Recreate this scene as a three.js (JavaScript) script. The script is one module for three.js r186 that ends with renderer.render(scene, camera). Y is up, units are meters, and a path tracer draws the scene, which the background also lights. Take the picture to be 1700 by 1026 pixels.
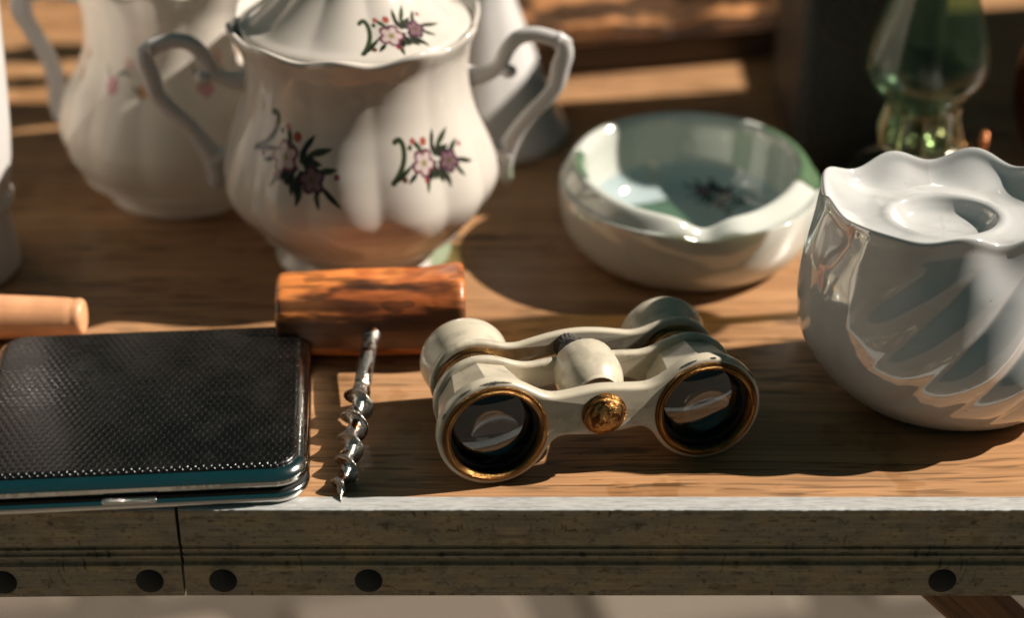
import * as THREE from 'three';
import { mergeGeometries, toCreasedNormals } from 'three/addons/utils/BufferGeometryUtils.js';
import { RoundedBoxGeometry } from 'three/addons/geometries/RoundedBoxGeometry.js';

// ---------------------------------------------------------------- camera, sky, sun, exposure
const scene = new THREE.Scene();
const camera = new THREE.PerspectiveCamera(18.38, 1700 / 1026, 0.02, 60);
const PITCH = THREE.MathUtils.degToRad(29.5);
camera.position.set(0, 0.318, 0.445);
camera.lookAt(0, 0.318 - Math.sin(PITCH), 0.445 - Math.cos(PITCH));
camera.focus = 0.562;
camera.userData.fStop = 5.0;

const SKY_ZENITH = [0.004, 0.029, 0.033], SKY_HORIZON = [0.012, 0.021, 0.02];
{
  const W = 256, H = 128, d = new Float32Array(W * H * 4);
  for (let j = 0; j < H; j++) for (let i = 0; i < W; i++) {
    const el = (j + 0.5) / H * 180 - 90, t = Math.pow(Math.max(0, Math.min(1, el / 90)), 0.55), k = (j * W + i) * 4;
    for (let c = 0; c < 3; c++) d[k + c] = SKY_HORIZON[c] + (SKY_ZENITH[c] - SKY_HORIZON[c]) * t;
    d[k + 3] = 1;
  }
  const sky = new THREE.DataTexture(d, W, H, THREE.RGBAFormat, THREE.FloatType);
  sky.mapping = THREE.EquirectangularReflectionMapping; sky.magFilter = THREE.LinearFilter; sky.needsUpdate = true;
  scene.background = sky; scene.environment = sky;
}
const SUN_EL = THREE.MathUtils.degToRad(38.5), SUN_AZ = THREE.MathUtils.degToRad(9.5);
const sun = new THREE.DirectionalLight(new THREE.Color().setRGB(1, 0.91, 0.8), 5);
sun.position.set(2 * Math.cos(SUN_EL) * Math.cos(SUN_AZ), 2 * Math.sin(SUN_EL), -2 * Math.cos(SUN_EL) * Math.sin(SUN_AZ) - 0.15);
sun.target.position.set(0, 0, -0.15);
sun.castShadow = true; sun.shadow.mapSize.set(4096, 4096); sun.shadow.radius = 1.4;
Object.assign(sun.shadow.camera, { left: -1, right: 1, top: 1, bottom: -1, near: 0.1, far: 6 });
scene.add(sun, sun.target);
const renderer = new THREE.WebGLRenderer({ antialias: true });
renderer.toneMapping = THREE.LinearToneMapping;
renderer.toneMappingExposure = 1.86;
renderer.shadowMap.enabled = true;

// ---------------------------------------------------------------- helpers
function crease(g, a) { g.scale(1000, 1000, 1000); const c = toCreasedNormals(g, a); c.scale(0.001, 0.001, 0.001); return c; }
const mm = 0.001, PI = Math.PI, TAU = 2 * PI;
const clamp = (x, a = 0, b = 1) => Math.max(a, Math.min(b, x)), lerp = (a, b, t) => a + (b - a) * t;
const sstep = (a, b, x) => { const t = clamp((x - a) / (b - a)); return t * t * (3 - 2 * t); };
const gauss = (x, s) => Math.exp(-x * x / (2 * s * s));
const wrapA = (a) => Math.atan2(Math.sin(a), Math.cos(a));
let seed = 12345;
const rnd = () => { seed = (seed * 1664525 + 1013904223) >>> 0; return seed / 4294967296; };
function hash(i, j, s) { let h = (Math.imul(i, 374761393) + Math.imul(j, 668265263) + Math.imul(s, 1442695041)) | 0; h = Math.imul(h ^ (h >>> 13), 1274126177); return ((h ^ (h >>> 16)) >>> 0) / 4294967296; }
function vnoise(x, y, s = 0) {
  const i = Math.floor(x), j = Math.floor(y); let u = x - i, v = y - j; u = u * u * (3 - 2 * u); v = v * v * (3 - 2 * v);
  return lerp(lerp(hash(i, j, s), hash(i + 1, j, s), u), lerp(hash(i, j + 1, s), hash(i + 1, j + 1, s), u), v);
}
function fbm(x, y, s = 0, o = 4) { let a = 0.5, r = 0, n = 0; for (let k = 0; k < o; k++) { r += a * vnoise(x, y, s + k * 17); n += a; a *= 0.5; x *= 2.03; y *= 2.03; } return r / n; }
const taken = {};
function numbered(name) { const n = taken[name] = (taken[name] ?? -1) + 1; return n ? name + '_' + String(n).padStart(3, '0') : name; }
function thing(name, label, category, [x, y, z] = [0, 0, 0], turn = 0, group) {
  const o = new THREE.Group(); o.name = numbered(name); scene.add(o);
  o.position.set(x * mm, y * mm, z * mm); o.rotation.y = turn; o.userData = { label, category };
  if (group) o.userData.group = group;
  return o;
}
function obj(name, geo, mat, parent) {
  const m = new THREE.Mesh(geo, mat); m.name = name; m.castShadow = m.receiveShadow = true; parent.add(m); return m;
}
/** data texture from a per-pixel function returning [r,g,b] in 0..1 */
function tex(w, h, fn, srgb = true) {
  const d = new Uint8Array(w * h * 4);
  for (let j = 0; j < h; j++) for (let i = 0; i < w; i++) {
    const c = fn(i / w, j / h, i, j), k = (j * w + i) * 4;
    if (typeof c === 'number') d[k] = d[k + 1] = d[k + 2] = clamp(c) * 255;
    else { d[k] = clamp(c[0]) * 255; d[k + 1] = clamp(c[1]) * 255; d[k + 2] = clamp(c[2]) * 255; }
    d[k + 3] = 255;
  }
  const t = new THREE.DataTexture(d, w, h); t.magFilter = THREE.LinearFilter; t.minFilter = THREE.LinearMipmapLinearFilter; t.generateMipmaps = true;
  t.wrapS = t.wrapT = THREE.MirroredRepeatWrapping; if (srgb) t.colorSpace = THREE.SRGBColorSpace; t.needsUpdate = true; return t;
}
function rep(t, x, y, ox = 0, oy = 0) { const c = t.clone(); c.repeat.set(x, y); c.offset.set(ox, oy); c.needsUpdate = true; return c; }
/** grid surface; fn(u,v) in metres; closed in u */
function grid(fn, nu, nv, closed = true) {
  const p = new Float32Array((nu + 1) * (nv + 1) * 3), uv = new Float32Array((nu + 1) * (nv + 1) * 2), ix = [];
  for (let j = 0; j <= nv; j++) for (let i = 0; i <= nu; i++) {
    const k = j * (nu + 1) + i, q = fn(i / nu, j / nv); p.set(q, k * 3); uv[k * 2] = i / nu; uv[k * 2 + 1] = j / nv;
    if (i < nu && j < nv) ix.push(k, k + 1, k + nu + 2, k, k + nu + 2, k + nu + 1);
  }
  const g = new THREE.BufferGeometry();
  g.setAttribute('position', new THREE.BufferAttribute(p, 3)); g.setAttribute('uv', new THREE.BufferAttribute(uv, 2)); g.setIndex(ix); g.computeVertexNormals();
  const n = g.attributes.normal, a = new THREE.Vector3(), b = new THREE.Vector3();
  if (closed) for (let j = 0; j <= nv; j++) {
    const s = j * (nu + 1), e = s + nu; a.fromBufferAttribute(n, s); b.fromBufferAttribute(n, e); a.add(b).normalize(); n.setXYZ(s, a.x, a.y, a.z); n.setXYZ(e, a.x, a.y, a.z);
  }
  for (const j of [0, nv]) {   // poles
    const s = j * (nu + 1); if (Math.hypot(p[s * 3] - p[(s + (nu >> 1)) * 3], p[s * 3 + 2] - p[(s + (nu >> 1)) * 3 + 2]) > 1e-5) continue;
    a.set(0, 0, 0); for (let i = 0; i < nu; i++) a.add(b.fromBufferAttribute(n, s + i)); a.normalize(); for (let i = 0; i <= nu; i++) n.setXYZ(s + i, a.x, a.y, a.z);
  }
  return g;
}
/** rows of [r,h] (mm) along a smooth profile */
function profile(pts, nv, tension = 0.5) {
  const c = new THREE.CatmullRomCurve3(pts.map(([r, h]) => new THREE.Vector3(r, h, 0)), false, 'centripetal', tension); c.arcLengthDivisions = 800;
  const out = []; for (let j = 0; j <= nv; j++) { const q = c.getPointAt(j / nv); out.push([Math.max(0, q.x), q.y]); } return out;
}
/** revolved body with angular shaping; angle 0 faces +z, grows to +x */
function vessel(pts, shape, nu = 144, nv = 120) {
  const rows = profile(pts, nv);
  return grid((u, v) => {
    const f = (u - 0.5) * TAU, [r0, h0] = rows[Math.round(v * nv)], [r, h, dx] = shape ? shape(f, r0, h0, v) : [r0, h0];
    return [(r * Math.sin(f) + (dx || 0)) * mm, h * mm, r * Math.cos(f) * mm];
  }, nu, nv);
}
const rowAt = (pts, nv, test) => { const rows = profile(pts, nv); for (let j = 0; j <= nv; j++) if (test(rows[j], j)) return j / nv; return 0; };
/** tube along points (mm) with own radii [a (in plane normal), b] */
function sweep(pts, rad, n = 60, m = 14) {
  const c = new THREE.CatmullRomCurve3(pts.map((p) => new THREE.Vector3(...p)), false, 'centripetal'), fr = c.computeFrenetFrames(n, false);
  const P = []; for (let j = 0; j <= n; j++) P.push(c.getPointAt(j / n));
  return grid((u, v) => {
    const j = Math.round(v * n), [a, b] = rad(v), t = -u * TAU, q = P[j].clone().addScaledVector(fr.normals[j], a * Math.cos(t)).addScaledVector(fr.binormals[j], b * Math.sin(t));
    return [q.x * mm, q.y * mm, q.z * mm];
  }, m, n);
}
/** turned piece along z: pts [r, z] in mm, front end first */
function turned(pts, nu = 64, shape) {
  const g = grid((u, v) => {
    const k = Math.round(v * (pts.length - 1)), [r0, z] = pts[k], f = u * TAU, r = shape ? shape(f, r0, k) : r0; return [r * Math.cos(f) * mm, r * Math.sin(f) * mm, z * mm];
  }, nu, pts.length - 1); return crease(g, 0.6);
}
function xf(g, x = 0, y = 0, z = 0, rx = 0, ry = 0, rz = 0) {
  return g.applyMatrix4(new THREE.Matrix4().compose(new THREE.Vector3(x * mm, y * mm, z * mm), new THREE.Quaternion().setFromEuler(new THREE.Euler(rx, ry, rz)), new THREE.Vector3(1, 1, 1)));
}
function rrect(w, d, r) {
  const s = new THREE.Shape(), x = w / 2, y = d / 2;
  s.moveTo(-x + r, -y); s.lineTo(x - r, -y); s.absarc(x - r, -y + r, r, -PI / 2, 0); s.lineTo(x, y - r); s.absarc(x - r, y - r, r, 0, PI / 2);
  s.lineTo(-x + r, y); s.absarc(-x + r, y - r, r, PI / 2, PI); s.lineTo(-x, -y + r); s.absarc(-x + r, -y + r, r, PI, 1.5 * PI); return s;
}
const C = (r, g, b) => new THREE.Color().setRGB(r, g, b);
const phys = (o) => new THREE.MeshPhysicalMaterial(o), std = (o) => new THREE.MeshStandardMaterial(o);

// ---------------------------------------------------------------- materials
const speck = tex(512, 512, (u, v) => 0.86 + 0.14 * fbm(u * 40, v * 40, 3));
const fineBump = tex(512, 512, (u, v) => fbm(u * 60, v * 60, 9, 4), false);
const woodTex = tex(2048, 2048, (u, v) => {                     // 0.5 m square, grain along u
  const warp = (fbm(u * 5, v * 9, 2) - 0.5) * 0.012, y = v + warp;
  const broad = fbm(u * 2.2, y * 26, 5, 3), fine = fbm(u * 9, y * 230, 7, 3), pores = fbm(u * 26, y * 420, 11, 2), long = fbm(u * 4, y * 700, 29, 2);
  let t = 0.8 + 0.14 * (broad - 0.5) + 0.2 * (fine - 0.5) + 0.16 * (long - 0.5);
  t -= 0.26 * sstep(0.6, 0.68, fbm(u * 34, y * 560, 221, 2)) * sstep(0.4, 0.55, fbm(u * 7, y * 45, 223, 2)); t -= 0.2 * sstep(0.62, 0.8, pores) * sstep(0.35, 0.6, fbm(u * 6, y * 60, 15, 2));
  const s = sstep(0.66, 0.72, fbm(u * 30, v * 30, 41)) * 0.05;
  t += 0.05 * sstep(0.8, 0.86, vnoise(u * 22 + v * 30, v * 260 - u * 90, 199)) * sstep(0.6, 0.7, vnoise(u * 9, v * 9, 201));
  return [0.77 * t - s, 0.58 * t * (0.97 + 0.06 * broad) - s, 0.415 * t * (0.93 + 0.12 * broad) - s];
});
const woodRough = tex(1024, 1024, (u, v) => 0.32 + 0.3 * sstep(0.4, 0.7, fbm(u * 9, v * 14, 51)) + 0.12 * fbm(u * 90, v * 200, 53), false);
const tableMat = phys({ map: woodTex, roughnessMap: woodRough, roughness: 0.8, bumpMap: woodTex, bumpScale: 0.0002, specularIntensity: 0.42 });
const aluTex = tex(2048, 512, (u, v) => {                       // 0.4 m x 0.1 m
  const x = u * 400, y = v * 100, blotch = fbm(x / 9, y / 4, 61), streak = fbm(x / 14, y * 1.6, 63, 3), grime = fbm(x / 1.8, y / 1.1, 65, 5), dots = vnoise(x * 2.2, y * 2.4, 69);
  let t = 0.74 + 0.24 * (blotch - 0.5) + 0.14 * (streak - 0.5) + 0.1 * (fbm(x / 40, y * 3.2, 163, 3) - 0.5) - 0.24 * sstep(0.8, 0.9, vnoise(x * 1.3 + 0.2 * y, y / 5, 191)) * sstep(0.62, 0.75, vnoise(x / 12, y / 6, 193)) - 0.11 * sstep(0.55, 0.75, fbm(x / 5, y / 2.2, 195, 5)) - 0.22 * sstep(0.6, 0.85, grime) - 0.16 * sstep(0.93, 0.98, dots) * sstep(0.45, 0.65, blotch) + 0.14 * (fbm(x * 2.2, y * 2.6, 167, 3) - 0.5);
  const b = sstep(0.4, 0.7, blotch); return [t, t * lerp(0.975, 0.935, b), t * lerp(0.93, 0.83, b)];
});
const aluMat = phys({ map: aluTex, color: C(0.66, 0.575, 0.45), metalness: 0.3, roughness: 0.5, bumpMap: aluTex, bumpScale: 0.00025 });
const sunlitAluTex = tex(1024, 128, (u, v) => { const x = u * 400, y = v * 10, s = fbm(x / 3, y * 1.4, 71), sc = fbm(x / 10 + y, y * 6 - x / 5, 73, 2); const t = 0.8 + 0.14 * (s - 0.5) - 0.22 * sstep(0.7, 0.8, sc); return [t, t, t * 0.985]; });
const sunlitAluMat = phys({ map: sunlitAluTex, color: C(0.72, 0.72, 0.72), metalness: 0.25, roughness: 0.5, bumpMap: sunlitAluTex, bumpScale: 0.0002 });  // lighter copy of the trim aluminium: sunlight on the top strip put into colour
const blackRubber = std({ color: C(0.012, 0.011, 0.01), roughness: 0.8, bumpMap: fineBump, bumpScale: 0.0003 });
const porcelain = (map, o = {}) => phys({ color: map ? C(0.69, 0.68, 0.685) : C(0.52, 0.5, 0.485), map: map || null, roughness: 0.13, ior: 1.5, ...o });
const plainPorcelain = porcelain();
const glazeTex = tex(1024, 1024, (u, v) => { const n = vnoise(u * 150, v * 110, 211), m = fbm(u * 18, v * 12, 213, 3); const d = 0.55 * sstep(0.985, 0.995, n) + 0.05 * sstep(0.5, 0.8, m); return [0.97 - d, 0.97 - d * 1.02, 0.965 - d * 1.08]; });
const lustre = phys({ map: glazeTex, color: C(0.66, 0.655, 0.65), metalness: 0.27, roughness: 0.07, ior: 1.7 });
const ivory = phys({ color: C(0.51, 0.47, 0.395), map: tex(512, 512, (u, v) => { const n = fbm(u * 14, v * 14, 81), p = fbm(u * 60, v * 60, 83, 2); const t = 0.97 - 0.08 * sstep(0.45, 0.75, n) - 0.12 * sstep(0.84, 0.88, p); return [t, t * 0.985, t * 0.95]; }), roughness: 0.27, clearcoat: 0.35, clearcoatRoughness: 0.15 });
const chipMat = std({ color: C(0.045, 0.038, 0.03), roughness: 0.6, bumpMap: fineBump, bumpScale: 0.0004 });
const brassTex = tex(512, 512, (u, v) => { const n = fbm(u * 12, v * 12, 91), s = sstep(0.42, 0.66, n), t = 0.9 - 0.42 * s + 0.15 * (fbm(u * 60, v * 60, 93) - 0.5); return [t, t * lerp(0.79, 0.66, s), t * lerp(0.5, 0.4, s)]; });
const brass = std({ map: brassTex, color: C(0.5, 0.47, 0.43), metalness: 1, roughness: 0.3, bumpMap: fineBump, bumpScale: 0.0002 });
const chrome = std({ color: C(0.62, 0.62, 0.6), metalness: 1, roughness: 0.13, roughnessMap: tex(256, 256, (u, v) => 0.6 + 0.9 * sstep(0.45, 0.7, fbm(u * 10, v * 10, 97)), false), bumpMap: fineBump, bumpScale: 0.00006 });
const steelTex = tex(512, 512, (u, v) => { const r = sstep(0.56, 0.68, fbm(u * 9, v * 22, 101)), t = 0.78 + 0.2 * (fbm(u * 30, v * 50, 103) - 0.5); return [lerp(t, 0.36, r), lerp(t * 0.985, 0.2, r), lerp(t * 0.95, 0.11, r)]; });
const steel = std({ map: steelTex, color: C(0.85, 0.85, 0.85), metalness: 0.95, roughness: 0.24, bumpMap: fineBump, bumpScale: 0.0002 });
const blackInside = std({ color: C(0.008, 0.007, 0.006), roughness: 0.7 });
const lensGlass = phys({ color: C(1, 1, 1), transmission: 1, thickness: 0.003, ior: 1.95, roughness: 0.02 });

// ---------------------------------------------------------------- printed flowers
function leaf(c, x, y, a, l, w, col) { c.save(); c.translate(x, y); c.rotate(a); c.fillStyle = col; c.beginPath(); c.moveTo(0, 0); c.quadraticCurveTo(l * 0.4, -w, l, 0); c.quadraticCurveTo(l * 0.4, w, 0, 0); c.fill(); c.restore(); }
function blossom(c, x, y, s, rim, core, eye) {
  for (let k = 0; k < 5; k++) { const a = k * TAU / 5 + 0.4; c.fillStyle = rim; c.beginPath(); c.ellipse(x + Math.cos(a) * s * 0.55, y + Math.sin(a) * s * 0.55, s * 0.52, s * 0.46, a, 0, TAU); c.fill(); }
  for (let k = 0; k < 5; k++) { const a = k * TAU / 5 + 0.4; c.fillStyle = core; c.beginPath(); c.ellipse(x + Math.cos(a) * s * 0.5, y + Math.sin(a) * s * 0.5, s * 0.36, s * 0.3, a, 0, TAU); c.fill(); }
  c.fillStyle = eye; c.beginPath(); c.arc(x, y, s * 0.2, 0, TAU); c.fill();
  for (let k = 0; k < 5; k++) { const a = k * TAU / 5 + 1.0; c.fillStyle = 'rgba(80,20,40,0.7)'; c.beginPath(); c.arc(x + Math.cos(a) * s * 0.27, y + Math.sin(a) * s * 0.27, s * 0.05, 0, TAU); c.fill(); }
}
const G1 = '#26301f', G2 = '#3c4630', G3 = '#1d2419';
function spray(c, cx, cy, s, tilt, sx = 1) {          // s = pixels per mm, about 34 mm long
  c.save(); c.translate(cx, cy); c.scale(sx, 1); c.rotate(tilt); c.scale(s, s);
  c.strokeStyle = G2; c.lineWidth = 1.9; c.lineCap = 'round';
  c.beginPath(); c.moveTo(-17, 5); c.quadraticCurveTo(-11, -1, -11.5, -6.5); c.quadraticCurveTo(-12, -10, -14.5, -8.4); c.stroke();
  leaf(c, -17, 5.4, -0.6, 10, 1.6, G1);
  for (const [x, y, a, l, w] of [[-4, -3, -2.2, 7, 1.8], [0, -3, -1.2, 7, 1.9], [2, -3, -0.6, 9, 2.2], [7, 0, -0.5, 6.5, 2.0], [9, 3, 0.45, 9, 1.7], [4, 6, 1.5, 6, 1.7], [8, 5, 1.0, 6, 1.6], [-4, 5, 1.8, 6, 1.5], [-8, 3, 2.5, 5, 1.5], [1, 1, 2.2, 8, 2], [5, 0, 0.9, 8, 2.2], [0, 4, 1.2, 6, 1.8], [1, -1, -0.2, 7, 2.4]]) leaf(c, x, y, a, l, w, [G1, G2, G3][Math.abs(Math.round(x + y)) % 3]);
  for (let k = 0; k < 26; k++) { const q = k * 2.4, x = 1 + 9 * Math.cos(q) * (0.3 + 0.7 * hash(k, 1, 3)), y = 2 + 5 * Math.sin(q) * (0.3 + 0.7 * hash(k, 2, 3)); leaf(c, x * 0.5, y * 0.5, Math.atan2(y - 2, x - 1) + 0.6 * (hash(k, 4, 1) - 0.5), 4.2 + 3.2 * hash(k, 5, 2), 1.5 + 0.9 * hash(k, 6, 2), [G1, G3, G2, '#31302a'][k % 4]); }
  blossom(c, 6.2, 2.8, 4.1, '#47283a', '#7b6066', '#5b5a34');
  blossom(c, -4.6, 0.6, 4.7, '#6a3648', '#cbb9b3', '#8b8748');
  for (const [x, y, r, col] of [[-7.5, -7.5, 1.1, '#a4574e'], [-9, -5.6, 0.9, G1], [-3, -6.4, 1.5, '#a85a48'], [-13, 4.4, 1.0, '#5b3a30'], [-5, 6.4, 0.9, '#8a2f3c'], [13, -1, 0.9, '#8a4a50']]) { c.fillStyle = col; c.beginPath(); c.arc(x, y, r, 0, TAU); c.fill(); }
  c.restore();
}
function palePosy(c, cx, cy, s, sx) {                        // softer sprigs of the jug
  c.save(); c.translate(cx, cy); c.scale(s * sx, s);
  for (const [x, y, r, a, b] of [[-7, 2, 3.2, '#b4687e', '#d8a3ac'], [8, 3, 2.6, '#b5805a', '#d2ab88'], [1, -6, 2.4, '#c79a92', '#e0c3b8'], [13, -6, 2.2, '#c4a08c', '#ddc6b6']]) blossom(c, x, y, r, a, b, '#8a6a40');
  for (const [x, y, a, l] of [[-6, -1, -0.5, 9], [-4, -3, 0.1, 8], [3, 1, 0.6, 6], [-9, 0, -2, 6], [9, -1, -1, 7]]) leaf(c, x, y, a, l, 1.1, '#6f7468');
  c.restore();
}
function print(w, h, ground, draw) {
  const cv = document.createElement('canvas'); cv.width = w; cv.height = h; const c = cv.getContext('2d'); c.fillStyle = ground; c.fillRect(0, 0, w, h); draw(c);
  const t = new THREE.CanvasTexture(cv); t.colorSpace = THREE.SRGBColorSpace; t.wrapS = THREE.RepeatWrapping; t.wrapT = THREE.RepeatWrapping; return t;
}

// ---------------------------------------------------------------- ground under the table
{
  const Y = -720, ground = new THREE.Group(); ground.name = 'pavement'; ground.userData = { kind: 'structure' }; scene.add(ground);
  const soil = new THREE.PlaneGeometry(16, 16); soil.rotateX(-PI / 2);
  obj('joint_bed', soil, std({ color: C(0.07, 0.055, 0.04), roughness: 1, map: rep(speck, 30, 30) }), ground).position.set(0, (Y - 12) * mm, 0);
  const geos = [0, 1, 2].map((k) => new RoundedBoxGeometry(0.196 + 0.008 * k, 0.05, 0.124 + 0.005 * k, 2, 0.02));
  const mats = [[0.14, 0.112, 0.084], [0.24, 0.195, 0.15], [0.09, 0.075, 0.055], [0.18, 0.148, 0.112]].map((c) => std({ color: C(...c), roughness: 0.9, map: rep(speck, 2, 2), bumpMap: fineBump, bumpScale: 0.002 }));
  for (let j = -10; j < 7; j++) for (let i = -8; i < 8; i++) {
    const m = obj('paving_stone', geos[(i + j + 40) % 3], mats[Math.floor(hash(i + 50, j + 50, 3) * 4)], ground);
    m.position.set((i + (j & 1) * 0.5) * 0.25, (Y - 25 - 4 * hash(i + 9, j + 80, 5)) * mm, j * 0.168); m.rotation.y = (hash(i + 20, j + 30, 7) - 0.5) * 0.05;
  }
  ground.rotation.y = 0.25;
  ground.traverse((o) => { if (o.name === 'paving_stone') { const n = taken.ps = (taken.ps ?? -1) + 1; if (n) o.name = 'paving_stone_' + String(n).padStart(3, '0'); } });
}

// ---------------------------------------------------------------- unseen wall added outside the frame as a reflector: it fills the shaded left sides
{
  const t = thing('fill_wall', 'low cream plaster wall added out of frame to fill shaded left sides', 'wall', [-1050, -712, -100]);
  const p = std({ color: C(0.74, 0.68, 0.6), roughness: 0.95, map: rep(speck, 6, 4), bumpMap: rep(fineBump, 8, 6), bumpScale: 0.003 });
  const w = new THREE.BoxGeometry(0.2, 1.25, 1.7); w.translate(0, 0.625, -0.45); obj('wall_face', w, p, t);
  for (let k = 0; k < 4; k++) { const g = new RoundedBoxGeometry(0.27, 0.07, 0.42, 2, 0.012); g.translate(0, 1.286, -1.09 + k * 0.425); obj('coping_stone', g, p, t); }
}

// ---------------------------------------------------------------- folding table
{
  const t = thing('folding_table', 'folding market table with oak tabletop and worn aluminium edge trim', 'table');
  const JOINT = -95.5, H = 30.3;
  const board = (x0, x1) => {
    const g = new THREE.BoxGeometry((x1 - x0) * mm, 24 * mm, 690 * mm); g.translate((x0 + x1) / 2 * mm, -12 * mm, (-6.4 - 345) * mm);
    const p = g.attributes.position, uv = g.attributes.uv; for (let i = 0; i < p.count; i++) uv.setXY(i, p.getX(i) / 0.5 + 0.37, -p.getZ(i) / 0.5 + 0.013); return g;
  };
  // extruded edge profile, outline in (z, y) mm
  const prof = [[-6.3, 0.35], [-0.5, 0.35], [-0.12, 0.22], [0, -0.15], [0, -11.7], [-0.9, -11.9], [-0.9, -13.3], [-0.15, -13.5], [-0.15, -14.1], [-1, -14.3], [-1, -15.7], [-0.2, -15.9], [-0.2, -16.5], [-1.3, -16.8], [-1.3, -18.9], [-0.1, -19.3], [-0.05, -30], [-0.3, -H], [-5.9, -H], [-5.9, -24.6], [-6.3, -24.6]];
  const trim = (x0, x1) => {
    const s = new THREE.Shape(prof.map(([z, y]) => new THREE.Vector2(z * mm, y * mm)));
    const g = new THREE.ExtrudeGeometry(s, { depth: (x1 - x0) * mm, bevelEnabled: false, steps: Math.round((x1 - x0) / 6) });
    g.rotateY(PI / 2); g.translate(x0 * mm, 0, 0);            // shape x becomes -z
    const p = g.attributes.position; for (let i = 0; i < p.count; i++) p.setZ(i, -p.getZ(i));
    const ix = []; for (let i = 0; i < p.count; i += 3) ix.push(i, i + 2, i + 1); g.setIndex(ix);
    const ng = g.toNonIndexed(); ng.computeVertexNormals();
    const q = ng.attributes.position, uv = ng.attributes.uv, n = ng.attributes.normal;
    for (let i = 0; i < q.count; i++) { const top = n.getY(i) > 0.8 && q.getY(i) > 0; uv.setXY(i, q.getX(i) / 0.4, top ? q.getZ(i) / 0.1 + 0.5 : q.getY(i) / 0.1); }
    return ng;
  };
  const leaf_ = (x0, x1, rivets, tilt) => {
    const pre = new THREE.Group();
    const e = obj('edge_trim', trim(x0, x1), aluMat, t);
    const parts = [e];
    for (const x of rivets) {
      const g = new THREE.LatheGeometry([[0, 1.1], [1.6, 1.0], [2.8, 0.7], [3.6, 0.3], [4.05, 0], [4.05, -0.6]].map(([r, h]) => new THREE.Vector2(r * mm, h * mm)).reverse(), 28); g.rotateX(PI / 2); g.translate((x - 0) * mm, -24.7 * mm, 0.12 * mm);
      parts.push(obj('rivet', g, blackRubber, t));
    }
    if (tilt) for (const m of parts) { m.geometry.translate(-JOINT * mm, 0, 0); m.geometry.rotateZ(tilt); m.geometry.translate(JOINT * mm, 0, 0); }
  };
  obj('tabletop', board(-560, 470), tableMat, t);
  const lip = (x0, x1) => {
    const n = Math.round((x1 - x0) / 0.8), prof2 = [[-6.3, 0.36], [-6.3, 0.62], [-5.9, 0.72], [-3, 0.72], [-0.5, 0.72], [-0.02, 0.55], [0.1, 0.36], [-0.3, 0.3]];
    const g = grid((u, v) => { const x = lerp(x0, x1, u), k = Math.round(v * 7), [z, y] = prof2[k], e = k >= 4 && k < 7 ? (vnoise(x * 1.1, 2, 7) - 0.45) * 0.38 * sstep(0.4, 0.7, vnoise(x * 0.07, 4, 3)) + (vnoise(x * 0.3, 5, 9) - 0.5) * 0.12 : 0; return [x * mm, (y - 0.0) * mm, (z + e) * mm]; }, n, 7, false);
    const uv = g.attributes.uv, p = g.attributes.position; for (let i = 0; i < p.count; i++) uv.setXY(i, p.getX(i) / 0.4, p.getZ(i) / 0.01); g.index.array.reverse(); g.computeVertexNormals(); return crease(g, 0.6);
  };
  obj('trim_lip', lip(-560, JOINT - 0.5), sunlitAluMat, t); obj('trim_lip', lip(JOINT + 0.5, 470), sunlitAluMat, t);
  leaf_(-560, JOINT - 0.5, [-148.3, -105.6], 0.011);
  leaf_(JOINT + 0.5, 470, [-84, -41.7, 125.1], 0);
  const leg = new RoundedBoxGeometry(16 * mm, 980 * mm, 12 * mm, 2, 1.5 * mm); leg.translate(0, -490 * mm, 0); leg.rotateZ(0.78); leg.translate(118 * mm, -22 * mm, -14 * mm);
  obj('leg', leg, std({ map: rep(woodTex, 1, 0.1), color: C(0.75, 0.66, 0.6), roughness: 0.7 }), t);
  for (const x of [-480, 400]) { const g = new RoundedBoxGeometry(22 * mm, 694 * mm, 22 * mm, 2, 2 * mm); g.translate(x * mm, -372 * mm, -560 * mm); obj('leg', g, aluMat, t); }
}

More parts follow.
